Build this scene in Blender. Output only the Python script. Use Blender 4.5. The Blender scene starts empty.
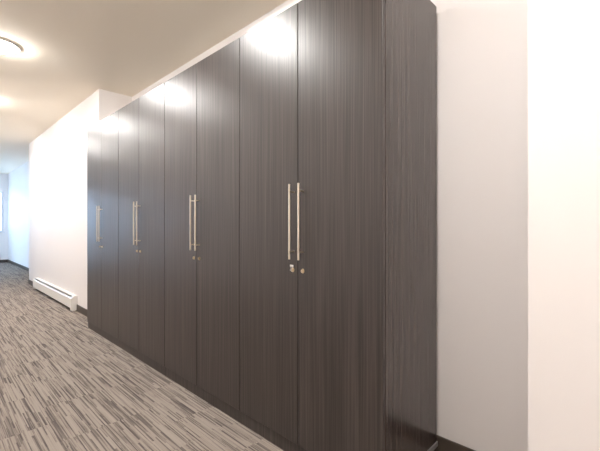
import bpy, bmesh, math, random
from mathutils import Vector, Matrix
sc = bpy.context.scene
C = bpy.context.collection
R = math.radians
random.seed(4)

# ---------------- camera, daylight, exposure ----------------
H = 1.15                                   # camera height
F = 362.0                                  # focal length for a 600 px wide frame
PHI = math.atan(375.0 / F)                 # camera turned this far right of the corridor direction (+Y)
cd = bpy.data.cameras.new('camera'); cam = bpy.data.objects.new('camera', cd); C.objects.link(cam)
cd.sensor_width = 36; cd.lens = 36 * F / 600; cd.clip_start = 0.02
cam.location = (0, 0, H); cam.rotation_euler = (R(90), 0, -PHI)
sc.camera = cam
w = bpy.data.worlds.new('sky'); sc.world = w; w.use_nodes = True
bg = w.node_tree.nodes['Background']
bg.inputs['Color'].default_value = (0.48, 0.70, 1.0, 1); bg.inputs['Strength'].default_value = 4.0
sc.view_settings.view_transform = 'Standard'; sc.view_settings.look = 'None'
sc.view_settings.gamma = 1; sc.view_settings.use_curve_mapping = False
sc.view_settings.exposure = 1.32
sc.cycles.diffuse_bounces = 10; sc.cycles.max_bounces = 14
LAMP = 72.0                                # strength of the ceiling lamps
LAMP_COL = (1.0, 0.975, 0.95, 1)

# ---------------- measurements ----------------
XF = 1.264        # plane of the cabinet doors
XB = 1.770        # backs of the cabinets
XW = 1.806        # recessed wall
XP = 1.426        # protruding wall
XL = -0.85        # opposite wall
CEIL = 2.765
Y_NEAR = -3.2
Y_END = 0.0
def ray(x):       # angle off the corridor for a picture column
    return math.atan((x - 300) / F) + PHI
def yat(x, X): return X / math.tan(ray(x))
Y_END = yat(8, XW)
Y_P1 = yat(528, XP)           # near pier ends here
Y_P2 = yat(99, XP); Y_P3 = yat(29, XP)
Y_C0 = 0.5956 * XF + 0.010; DW = 0.374 * XF; Y_C1 = Y_C0 + 8 * DW
Z_TOP = 2.24; Z_PL = 0.078

# ---------------- materials ----------------
def newmat(name):
    m = bpy.data.materials.new(name); m.use_nodes = True
    nt = m.node_tree
    return m, nt, nt.nodes['Principled BSDF']
def simple(name, col, rough=0.5, metal=0.0, spec=0.5):
    m, nt, b = newmat(name)
    tc = nt.nodes.new('ShaderNodeTexCoord'); n = nt.nodes.new('ShaderNodeTexNoise'); n.inputs['Scale'].default_value = 40
    mp = nt.nodes.new('ShaderNodeMapRange'); mp.inputs['To Min'].default_value = rough * 0.9; mp.inputs['To Max'].default_value = min(1, rough * 1.1)
    nt.links.new(tc.outputs['Object'], n.inputs['Vector']); nt.links.new(n.outputs['Fac'], mp.inputs['Value'])
    nt.links.new(mp.outputs['Result'], b.inputs['Roughness'])
    b.inputs['Base Color'].default_value = (*col, 1); b.inputs['Metallic'].default_value = metal
    b.inputs['Specular IOR Level'].default_value = spec
    return m
def paint(name, col, rough=0.55, bump=0.04):
    m, nt, b = newmat(name)
    tc = nt.nodes.new('ShaderNodeTexCoord'); n = nt.nodes.new('ShaderNodeTexNoise')
    n.inputs['Scale'].default_value = 260; n.inputs['Detail'].default_value = 3
    bp = nt.nodes.new('ShaderNodeBump'); bp.inputs['Strength'].default_value = bump; bp.inputs['Distance'].default_value = 0.002
    nt.links.new(tc.outputs['Object'], n.inputs['Vector']); nt.links.new(n.outputs['Fac'], bp.inputs['Height'])
    nt.links.new(bp.outputs['Normal'], b.inputs['Normal'])
    b.inputs['Base Color'].default_value = (*col, 1); b.inputs['Roughness'].default_value = rough
    b.inputs['Specular IOR Level'].default_value = 0.3
    return m
M_WALL = paint('wall_paint', (0.85, 0.815, 0.80))
M_CEIL = paint('ceiling_paint', (0.92, 0.845, 0.72), 0.9)
M_BASE = simple('vinyl_baseboard', (0.075, 0.058, 0.046), 0.45)

def wood(name, k=0.74, rough=0.35):
    m, nt, b = newmat(name); N = nt.nodes; L = nt.links
    geo = N.new('ShaderNodeNewGeometry')
    def streak(scale, zs, detail=2):
        mp = N.new('ShaderNodeMapping'); mp.inputs['Scale'].default_value = (scale, scale, zs)
        n = N.new('ShaderNodeTexNoise'); n.inputs['Scale'].default_value = 1; n.inputs['Detail'].default_value = detail
        L.new(geo.outputs['Position'], mp.inputs['Vector']); L.new(mp.outputs['Vector'], n.inputs['Vector'])
        return n.outputs['Fac']
    a = streak(380, 2.2); c = streak(140, 1.0); d = streak(34, 0.12, 1)
    def mth(op, x, y):
        n = N.new('ShaderNodeMath'); n.operation = op
        for i, v in enumerate((x, y)):
            if isinstance(v, (int, float)): n.inputs[i].default_value = v
            else: L.new(v, n.inputs[i])
        return n.outputs[0]
    s = mth('ADD', mth('MULTIPLY', a, 0.46), mth('ADD', mth('MULTIPLY', c, 0.42), mth('MULTIPLY', d, 0.12)))
    cr = N.new('ShaderNodeValToRGB'); e = cr.color_ramp.elements
    e[0].position = 0.37; e[0].color = (0.018 * k, 0.0137 * k, 0.0122 * k, 1)
    e[1].position = 0.63; e[1].color = (0.104 * k, 0.082 * k, 0.075 * k, 1)
    mid = cr.color_ramp.elements.new(0.5); mid.color = (0.050 * k, 0.0375 * k, 0.034 * k, 1)
    L.new(s, cr.inputs['Fac']); L.new(cr.outputs['Color'], b.inputs['Base Color'])
    mr = N.new('ShaderNodeMapRange'); mr.inputs['From Min'].default_value = 0.3; mr.inputs['From Max'].default_value = 0.7
    mr.inputs['To Min'].default_value = rough + 0.05; mr.inputs['To Max'].default_value = rough - 0.03
    L.new(s, mr.inputs['Value']); L.new(mr.outputs['Result'], b.inputs['Roughness'])
    bp = N.new('ShaderNodeBump'); bp.inputs['Strength'].default_value = 0.12; bp.inputs['Distance'].default_value = 0.0006
    L.new(a, bp.inputs['Height']); L.new(bp.outputs['Normal'], b.inputs['Normal'])
    b.inputs['Specular IOR Level'].default_value = 0.85; b.inputs['IOR'].default_value = 1.5
    return m
M_WOOD = wood('dark_wood_laminate')
M_SIDE = wood('dark_side_laminate', 0.9, 0.22)
M_PLINTH = wood('plinth_laminate', 0.7, 0.4)
M_GAP = simple('dark_edge_banding', (0.012, 0.010, 0.009), 0.6)
M_STEEL = simple('brushed_nickel', (0.86, 0.77, 0.64), 0.33, 1.0)
M_BRASS = simple('satin_brass', (0.85, 0.74, 0.56), 0.3, 1.0)
M_KEY = simple('bright_key_metal', (0.85, 0.84, 0.82), 0.22, 1.0)
M_GREY = simple('grey_aluminium', (0.42, 0.42, 0.42), 0.45, 0.6)
M_HEAT = simple('white_enamel', (0.80, 0.78, 0.74), 0.35)
M_DARK = simple('dark_recess_metal', (0.05, 0.045, 0.04), 0.6)
M_FIN = simple('aluminium_fins', (0.20, 0.19, 0.18), 0.5, 0.7)
M_WHITE = simple('strip_white', (0.86, 0.84, 0.80), 0.5)
M_TRIM = simple('white_lamp_rim', (0.85, 0.84, 0.82), 0.4)
M_FRAME = simple('white_window_frame', (0.75, 0.76, 0.78), 0.4)
def emis(name, col, s):
    m, nt, b = newmat(name)
    b.inputs['Base Color'].default_value = (0.8, 0.8, 0.8, 1)
    b.inputs['Emission Color'].default_value = col; b.inputs['Emission Strength'].default_value = s
    return m
M_LAMP = emis('lamp_diffuser', LAMP_COL, LAMP)
m, nt, b = newmat('window_glass'); M_GLASS = m
b.inputs['Base Color'].default_value = (0.95, 0.98, 1, 1); b.inputs['Roughness'].default_value = 0.0
b.inputs['Transmission Weight'].default_value = 1.0; b.inputs['IOR'].default_value = 1.45

def carpet():
    m, nt, b = newmat('striped_carpet_tiles'); N = nt.nodes; L = nt.links
    geo = N.new('ShaderNodeNewGeometry'); sx = N.new('ShaderNodeSeparateXYZ'); L.new(geo.outputs['Position'], sx.inputs[0])
    def mth(op, x, y=0.0, z=None):
        n = N.new('ShaderNodeMath'); n.operation = op
        for i, v in enumerate((x, y) if z is None else (x, y, z)):
            if isinstance(v, (int, float)): n.inputs[i].default_value = v
            else: L.new(v, n.inputs[i])
        return n.outputs[0]
    def comb(x, y, z=0.0):
        n = N.new('ShaderNodeCombineXYZ')
        for i, v in enumerate((x, y, z)):
            if isinstance(v, (int, float)): n.inputs[i].default_value = v
            else: L.new(v, n.inputs[i])
        return n.outputs[0]
    def white(v):
        n = N.new('ShaderNodeTexWhiteNoise'); n.noise_dimensions = '3D'; L.new(v, n.inputs['Vector']); return n.outputs['Value']
    def noise(v, detail=1.0):
        n = N.new('ShaderNodeTexNoise'); n.inputs['Scale'].default_value = 1; n.inputs['Detail'].default_value = detail
        L.new(v, n.inputs['Vector']); return n.outputs['Fac']
    X, Y = sx.outputs['X'], sx.outputs['Y']
    # carpet tiles half a metre across, laid in staggered columns
    T = 0.5
    tx = mth('FLOOR', mth('DIVIDE', X, T))
    yo = mth('ADD', Y, mth('MULTIPLY', mth('MODULO', mth('ABSOLUTE', tx), 2.0), T * 0.5))
    ty = mth('FLOOR', mth('DIVIDE', yo, T))
    tile = mth('ADD', mth('MULTIPLY', tx, 17.3), mth('MULTIPLY', ty, 5.7))
    # stripes of uneven width
    wob = mth('MULTIPLY', mth('SUBTRACT', noise(comb(mth('MULTIPLY', X, 45), tile, 0)), 0.5), 0.022)
    xs = mth('ADD', X, wob)
    def layer(wd, ln, seed):
        st = mth('FLOOR', mth('DIVIDE', xs, wd))
        ph = white(comb(st, tile, seed))
        seg = mth('FLOOR', mth('ADD', mth('DIVIDE', yo, ln), mth('MULTIPLY', ph, 3.0)))
        return white(comb(st, seg, mth('ADD', tile, seed + 3.0)))
    l1 = layer(0.0078, 0.42, 1.0); l2 = layer(0.0036, 0.26, 2.0)
    soft = noise(comb(mth('MULTIPLY', X, 130), mth('MULTIPLY', Y, 3), tile), 2)
    v = mth('ADD', mth('MULTIPLY', l1, 0.36), mth('ADD', mth('MULTIPLY', l2, 0.22), mth('MULTIPLY', soft, 0.60)))
    # loops: tiny dashes across each stripe
    loop = mth('SINE', mth('MULTIPLY', Y, 2 * math.pi / 0.006))
    v = mth('ADD', v, mth('MULTIPLY', loop, 0.04))
    cr = N.new('ShaderNodeValToRGB'); e = cr.color_ramp.elements
    e[0].position = 0.22; e[0].color = (0.075, 0.063, 0.059, 1)
    e[1].position = 0.78; e[1].color = (0.335, 0.29, 0.25, 1)
    for p, c in ((0.38, (0.115, 0.096, 0.088)), (0.50, (0.175, 0.147, 0.130)), (0.58, (0.28, 0.24, 0.208))):
        k = e.new(p); k.color = (*c, 1)
    L.new(v, cr.inputs['Fac']); L.new(cr.outputs['Color'], b.inputs['Base Color'])
    b.inputs['Roughness'].default_value = 0.95; b.inputs['Specular IOR Level'].default_value = 0.15
    bp = N.new('ShaderNodeBump'); bp.inputs['Strength'].default_value = 0.5; bp.inputs['Distance'].default_value = 0.003
    L.new(v, bp.inputs['Height']); L.new(bp.outputs['Normal'], b.inputs['Normal'])
    return m
M_CARPET = carpet()

# ---------------- mesh helpers ----------------
def box(bm, x0, x1, y0, y1, z0, z1, bev=0.0):
    r = bmesh.ops.create_cube(bm, size=1)
    vs = r['verts']
    for v in vs:
        v.co = Vector(((x0 + x1) / 2 + v.co.x * (x1 - x0), (y0 + y1) / 2 + v.co.y * (y1 - y0), (z0 + z1) / 2 + v.co.z * (z1 - z0)))
    if bev:
        es = list({e for v in vs for e in v.link_edges})
        bmesh.ops.bevel(bm, geom=es, offset=bev, segments=2, affect='EDGES', profile=0.5)
def cyl(bm, p, q, r, seg=20, r2=None, bev=0.0):
    p, q = Vector(p), Vector(q); d = q - p
    mtx = Matrix.Translation((p + q) / 2) @ d.to_track_quat('Z', 'Y').to_matrix().to_4x4()
    o = bmesh.ops.create_cone(bm, cap_ends=True, segments=seg, radius1=r, radius2=r if r2 is None else r2, depth=d.length, matrix=mtx)
    if bev:
        vs = set(o['verts'])
        es = [e for f in {f for v in vs for f in v.link_faces} if len(f.verts) > 4 for e in f.edges]
        bmesh.ops.bevel(bm, geom=list(set(es)), offset=bev, segments=2, affect='EDGES')
def lathe(bm, prof, c, seg=48):
    rings = []
    for r, z in prof:
        if r < 1e-6: rings.append([bm.verts.new((c[0], c[1], c[2] + z))])
        else: rings.append([bm.verts.new((c[0] + r * math.cos(2 * math.pi * i / seg), c[1] + r * math.sin(2 * math.pi * i / seg), c[2] + z)) for i in range(seg)])
    for a, b2 in zip(rings, rings[1:]):
        for i in range(seg):
            j = (i + 1) % seg
            q = [a[i % len(a)], a[j % len(a)], b2[j % len(b2)], b2[i % len(b2)]]
            u = []
            for v in q:
                if v not in u: u.append(v)
            if len(u) > 2: bm.faces.new(u)
def obj(name, bm, mat, parent=None, smooth=False):
    bmesh.ops.recalc_face_normals(bm, faces=bm.faces)
    me = bpy.data.meshes.new(name); bm.to_mesh(me); bm.free()
    me.materials.append(mat)
    for p in me.polygons: p.use_smooth = smooth
    if smooth: me.set_sharp_from_angle(angle=R(40))
    o = bpy.data.objects.new(name, me); C.objects.link(o)
    if parent: o.parent = parent
    return o
def thing(name, label, cat, loc=(0, 0, 0), group=None):
    o = bpy.data.objects.new(name, None); C.objects.link(o); o.location = loc
    o.empty_display_size = 0.1
    o['label'] = label; o['category'] = cat
    if group: o['group'] = group
    return o
def bx(name, mat, x0, x1, y0, y1, z0, z1, parent=None, bev=0.0):
    bm = bmesh.new(); box(bm, x0, x1, y0, y1, z0, z1, bev); return obj(name, bm, mat, parent)
def struct(name, mat, *a, bev=0.0):
    o = bx(name, mat, *a, bev=bev); o['kind'] = 'structure'; return o

# ---------------- room shell ----------------
TH = 0.12
struct('floor', M_CARPET, XL - TH, XW + TH, Y_NEAR - TH, Y_END + TH, -0.1, 0)
struct('ceiling', M_CEIL, XL - TH, XW + TH, Y_NEAR - TH, Y_END + TH, CEIL, CEIL + 0.1)
struct('wall_right', M_WALL, XW, XW + TH, Y_P1, Y_P2, 0, CEIL)
struct('wall_near_right', M_WALL, XP, XW + TH, Y_NEAR, Y_P1, 0, CEIL)
struct('wall_middle_right', M_WALL, XP, XW + TH, Y_P2, Y_P3, 0, CEIL)
struct('wall_far_right', M_WALL, XW, XW + TH, Y_P3, Y_END, 0, CEIL)
struct('wall_back', M_WALL, XL - TH, XW + TH, Y_NEAR - TH, Y_NEAR, 0, CEIL)
# end wall with a window opening
WX1 = Y_END * math.tan(ray(3.5)); WX0 = XL + 0.35; WZ0, WZ1 = 0.95, 2.2
bm = bmesh.new()
box(bm, XL - TH, WX0, Y_END, Y_END + TH, 0, CEIL); box(bm, WX1, XW + TH, Y_END, Y_END + TH, 0, CEIL)
box(bm, WX0, WX1, Y_END, Y_END + TH, 0, WZ0); box(bm, WX0, WX1, Y_END, Y_END + TH, WZ1, CEIL)
o = obj('wall_end', bm, M_WALL); o['kind'] = 'structure'
win = bpy.data.objects.new('window_1', None); C.objects.link(win); win['kind'] = 'structure'; win.location = (WX0, Y_END, WZ0)
def inwin(name, mat, bm):
    o = obj(name, bm, mat, win); o.matrix_parent_inverse = Matrix.Translation(-Vector(win.location)); return o
bm = bmesh.new()
f = 0.05; ya, yb = Y_END + 0.03, Y_END + 0.09
box(bm, WX0, WX0 + f, ya, yb, WZ0, WZ1); box(bm, WX1 - f, WX1, ya, yb, WZ0, WZ1)
box(bm, WX0 + f, WX1 - f, ya, yb, WZ0, WZ0 + f); box(bm, WX0 + f, WX1 - f, ya, yb, WZ1 - f, WZ1)
xm = (WX0 + WX1) / 2; box(bm, xm - 0.025, xm + 0.025, ya, yb, WZ0 + f, WZ1 - f)
inwin('window_frame', M_FRAME, bm)
bm = bmesh.new(); box(bm, WX0 + f, xm - 0.025, Y_END + 0.055, Y_END + 0.060, WZ0 + f, WZ1 - f)
box(bm, xm + 0.025, WX1 - f, Y_END + 0.055, Y_END + 0.060, WZ0 + f, WZ1 - f)
inwin('window_pane', M_GLASS, bm)
bm = bmesh.new(); box(bm, WX0 - 0.03, WX1 + 0.03, Y_END - 0.04, Y_END + 0.03, WZ0 - 0.025, WZ0, 0.004)
inwin('window_sill', M_FRAME, bm)
# window in the opposite wall near the far end
VY0, VY1, VZ0, VZ1 = Y_END - 3.3, Y_END - 0.9, 0.12, 1.95
bm = bmesh.new()
box(bm, XL - TH, XL, Y_NEAR, VY0, 0, CEIL); box(bm, XL - TH, XL, VY1, Y_END, 0, CEIL)
box(bm, XL - TH, XL, VY0, VY1, 0, VZ0); box(bm, XL - TH, XL, VY0, VY1, VZ1, CEIL)
o = obj('wall_left', bm, M_WALL); o['kind'] = 'structure'
win = bpy.data.objects.new('window_2', None); C.objects.link(win); win['kind'] = 'structure'; win.location = (XL, VY0, VZ0)
bm = bmesh.new(); xa, xb = XL - 0.09, XL - 0.03; vm = (VY0 + VY1) / 2
box(bm, xa, xb, VY0, VY0 + f, VZ0, VZ1); box(bm, xa, xb, VY1 - f, VY1, VZ0, VZ1); box(bm, xa, xb, vm - f / 2, vm + f / 2, VZ0 + f, VZ1 - f)
box(bm, xa, xb, VY0 + f, VY1 - f, VZ0, VZ0 + f); box(bm, xa, xb, VY0 + f, VY1 - f, VZ1 - f, VZ1)
inwin('window_frame', M_FRAME, bm)
bm = bmesh.new(); box(bm, XL - 0.062, XL - 0.057, VY0 + f, vm - f / 2, VZ0 + f, VZ1 - f); box(bm, XL - 0.062, XL - 0.057, vm + f / 2, VY1 - f, VZ0 + f, VZ1 - f)
inwin('window_pane', M_GLASS, bm)
bm = bmesh.new(); box(bm, XL - 0.03, XL + 0.04, VY0 - 0.03, VY1 + 0.03, VZ0 - 0.025, VZ0, 0.004)
inwin('window_sill', M_FRAME, bm)
ld = bpy.data.lights.new('window_portal', 'AREA'); ld.shape = 'RECTANGLE'; ld.size = VZ1 - VZ0; ld.size_y = VY1 - VY0
ld.cycles.is_portal = True
lo = bpy.data.objects.new('window_portal', ld); C.objects.link(lo)
lo.location = (XL - TH - 0.01, vm, (VZ0 + VZ1) / 2); lo.rotation_euler = (0, R(-90), 0)
ld = bpy.data.lights.new('window_portal', 'AREA'); ld.shape = 'RECTANGLE'; ld.size = WX1 - WX0; ld.size_y = WZ1 - WZ0
ld.cycles.is_portal = True
lo = bpy.data.objects.new('window_portal', ld); C.objects.link(lo)
lo.location = (xm, Y_END + 0.13, (WZ0 + WZ1) / 2); lo.rotation_euler = (R(-90), 0, 0)

# baseboards
BH, BT = 0.088, 0.010
def base(name, *a): struct(name, M_BASE, *a, 0, BH, bev=0.002)
base('baseboard_right', XW - BT, XW, Y_P1, Y_P2)
base('baseboard_near_right', XP - BT, XP, Y_NEAR, Y_P1)
base('baseboard_middle_right', XP - BT, XP, Y_P2, Y_P3)
base('baseboard_middle_return', XP - BT, XW - BT, Y_P2 - BT, Y_P2)
base('baseboard_middle_far_return', XP - BT, XW - BT, Y_P3, Y_P3 + BT)
base('baseboard_near_return', XP - BT, XW - BT, Y_P1, Y_P1 + BT)
base('baseboard_far_right', XW - BT, XW, Y_P3 + BT, Y_END)
base('baseboard_end', XL, XW - BT, Y_END - BT, Y_END)
base('baseboard_left', XL, XL + BT, Y_NEAR, Y_END - BT)
base('baseboard_back', XL + BT, XP - BT, Y_NEAR, Y_NEAR + BT)

# ---------------- tall storage cabinets ----------------
DT = 0.019                       # door thickness
W2 = DW * 2
def make_cabinet(label):
    t = thing('storage_cabinet', label, 'cabinet', (XF, Y_C0, 0), 'tall dark storage cabinets in a row')
    g = 0.0015; D = XB - XF; P = 0.018
    bm = bmesh.new()             # carcass: sides, top, bottom, back, shelves (inside), origin at near front floor corner
    x0 = DT + 0.007
    box(bm, x0, D, P + g, W2 - g, Z_TOP - P, Z_TOP); box(bm, x0, D, P + g, W2 - g, Z_PL, Z_PL + P)
    box(bm, D - 0.008, D, P + g, W2 - P - g, Z_PL + P, Z_TOP - P)
    box(bm, x0, D, W2 - P - g, W2 - g, Z_PL + P, Z_TOP - P)
    for z in (0.6, 1.1, 1.6): box(bm, x0 + 0.02, D - 0.01, P + g, W2 - P - g, z, z + P)
    obj('carcass', bm, M_GAP, t)
    bx('side_panel', M_SIDE, DT + 0.004, D, 0, P, Z_PL - 0.004, Z_TOP, t, bev=0.0012)
    bx('plinth', M_PLINTH, 0.010, D - 0.02, 0.0005, W2 - 0.0005, 0, Z_PL - 0.006, t, bev=0.001)
    cy = W2 / 2
    for s in (-1, 1):
        ya, yb = (0.0005, cy - 0.002) if s < 0 else (cy + 0.002, W2 - 0.0042)
        d = bx('door', M_WOOD, 0, DT, ya, yb, Z_PL, Z_TOP - 0.001, t, bev=0.0022)
        hy = cy - 0.006 + s * 0.031; hx = -0.033; hz0, hz1 = 0.985, 1.352
        bm = bmesh.new(); cyl(bm, (hx, hy, hz0), (hx, hy, hz1), 0.0053, 20, bev=0.001)
        hd = obj('handle', bm, M_STEEL, d, True)
        for z in (hz0 + 0.037, hz1 - 0.037):
            bm = bmesh.new(); cyl(bm, (hx, hy, z), (0.0005, hy, z), 0.004, 14)
            obj('handle_post', bm, M_STEEL, d, True)
        bm = bmesh.new(); ly = cy - 0.002 + s * 0.034; lz = 0.931
        cyl(bm, (0.0005, ly, lz), (-0.003, ly, lz), 0.0115, 24, bev=0.001); cyl(bm, (-0.003, ly, lz), (-0.010, ly, lz), 0.0085, 24, bev=0.001)
        box(bm, -0.0106, -0.0098, ly - 0.001, ly + 0.001, lz - 0.005, lz + 0.005)
        for v in bm.verts: v.co.y = ly + (v.co.y - ly) * 0.76
        obj('lock', bm, M_BRASS, d, True)
    return t
def copy_tree(o, parent=None):
    c = o.copy(); C.objects.link(c)
    if parent: c.parent = parent
    for ch in list(o.children): copy_tree(ch, c)
    return c
labels = ['nearest dark wood-grain cabinet, its side panel facing the camera and a key in one lock',
          'second dark cabinet from the camera, just left of the one with the key',
          'third dark cabinet from the camera, between the second and the farthest',
          'farthest dark cabinet in the row, beside the white wall with the baseboard heater']
first = make_cabinet(labels[0])
cabs = [first]
for i in range(1, 4):
    c = copy_tree(first); c.location = (XF, Y_C0 + i * W2, 0); c['label'] = labels[i]; cabs.append(c)
# grey foot strip under the exposed side panel of the nearest cabinet
s = bx('foot_strip', M_GREY, 0.03, XB - XF + 0.008, -0.004, 0.011, 0.050, Z_PL - 0.005, first, bev=0.001)
s['label'] = 'grey metal strip under the side panel'

# key in the left lock of the nearest cabinet
cyk = Y_C0 + W2 / 2 + 0.032
k = thing('key', 'small silver key left in the left lock of the nearest cabinet', 'key', (XF - 0.0106, cyk, 0.931))
bm = bmesh.new(); box(bm, -0.010, 0.0, -0.001, 0.001, -0.003, 0.003); box(bm, -0.0065, -0.0040, -0.0035, -0.001, -0.003, 0.014)
obj('key_shank', bm, M_KEY, k)
bm = bmesh.new()
box(bm, -0.0062, -0.0042, -0.019, 0.006, 0.013, 0.027, 0.0008)
cyl(bm, (-0.0066, 0.001, 0.020), (-0.0040, 0.001, 0.020), 0.004, 16)
obj('key_bow', bm, M_KEY, k, True)

# thin white strip along the top front edge of the nearest cabinet
o = bx('top_strip', M_WHITE, XF + 0.003, XF + 0.10, yat(303, XF), yat(247, XF), Z_TOP, Z_TOP + 0.017, bev=0.001)
o['label'] = 'thin white strip on top of the nearest cabinet above its left door'; o['category'] = 'board'

# ---------------- baseboard heater ----------------
HX = XP; HD = 0.070
hy0, hy1 = yat(77.5, XP), yat(33, XP - HD)
t = thing('baseboard_heater', 'long low white baseboard heater on the white wall past the cabinets', 'heater', (HX, hy0, 0))
LN = hy1 - hy0
def prof(bm, pts, y0, y1):
    a = [bm.verts.new((x, y0, z)) for x, z in pts]; b2 = [bm.verts.new((x, y1, z)) for x, z in pts]
    n = len(pts); bm.faces.new(a); bm.faces.new(list(reversed(b2)))
    for i in range(n): bm.faces.new((a[i], b2[i], b2[(i + 1) % n], a[(i + 1) % n]))
E = 0.05
bm = bmesh.new(); prof(bm, [(-0.0005, 0.03), (-0.0005, 0.205), (-0.036, 0.205), (-0.045, 0.200), (-0.045, 0.197), (-0.036, 0.202), (-0.004, 0.202), (-0.004, 0.03)], E, LN - E)
obj('back_plate', bm, M_HEAT, t)
bm = bmesh.new(); prof(bm, [(-HD, 0.042), (-HD, 0.165), (-0.060, 0.184), (-0.057, 0.182), (-HD + 0.003, 0.164), (-HD + 0.003, 0.045), (-0.058, 0.042)], E, LN - E)
obj('front_cover', bm, M_HEAT, t)
bm = bmesh.new()
cyl(bm, (-0.036, E, 0.09), (-0.036, LN - E, 0.09), 0.011, 12)
y = E + 0.02
while y < LN - E - 0.02:
    box(bm, -0.054, -0.012, y, y + 0.002, 0.06, 0.125); y += 0.02
obj('heating_element', bm, M_FIN, t)
for y0, y1 in ((0, E), (LN - E, LN)):
    bm = bmesh.new(); prof(bm, [(-0.0005, 0.012), (-0.0005, 0.208), (-0.034, 0.208), (-0.050, 0.200), (-HD - 0.003, 0.170), (-HD - 0.003, 0.012)], y0, y1)
    obj('end_cap', bm, M_HEAT, t)
for y0 in (0.012, LN - 0.037):
    bm = bmesh.new(); box(bm, -0.06, -0.02, y0, y0 + 0.025, 0, 0.0125); obj('foot', bm, M_HEAT, t)

# ---------------- ceiling lamps ----------------
def make_lamp(label):
    t = thing('ceiling_light', label, 'ceiling light', (0.460, 4.16, CEIL), 'round flush ceiling lights along the corridor')
    bm = bmesh.new(); lathe(bm, [(0, 0), (0.146, 0), (0.148, -0.003), (0.148, -0.013), (0.144, -0.017), (0.127, -0.017), (0.127, -0.012), (0, -0.012)], (0, 0, 0))
    obj('rim', bm, M_TRIM, t, True)
    bm = bmesh.new()
    pr = [(0.1275, -0.012)] + [(0.1275 * math.cos(a), -0.014 - 0.046 * math.sin(a)) for a in [R(10 * i) for i in range(1, 9)]] + [(0, -0.060)]
    lathe(bm, pr, (0, 0, 0)); obj('diffuser', bm, M_LAMP, t, True)
    return t
L0 = make_lamp('glowing round flush ceiling light near the upper left corner of the picture')
for i, (y, lab) in enumerate(((-1.53, 'round flush ceiling light behind the camera'),
                 (0.37, 'round flush ceiling light overhead beside the near pier, out of frame'),
                 (2.275, 'round flush ceiling light reflected at the top of the nearest cabinet'),
                 (6.08, 'round flush ceiling light just past the one in view, glowing at the left edge'),
                 (7.98, 'round flush ceiling light level with the baseboard heater, out of frame'))):
    c = copy_tree(L0); c.location = (0.480, y, CEIL); c['label'] = lab
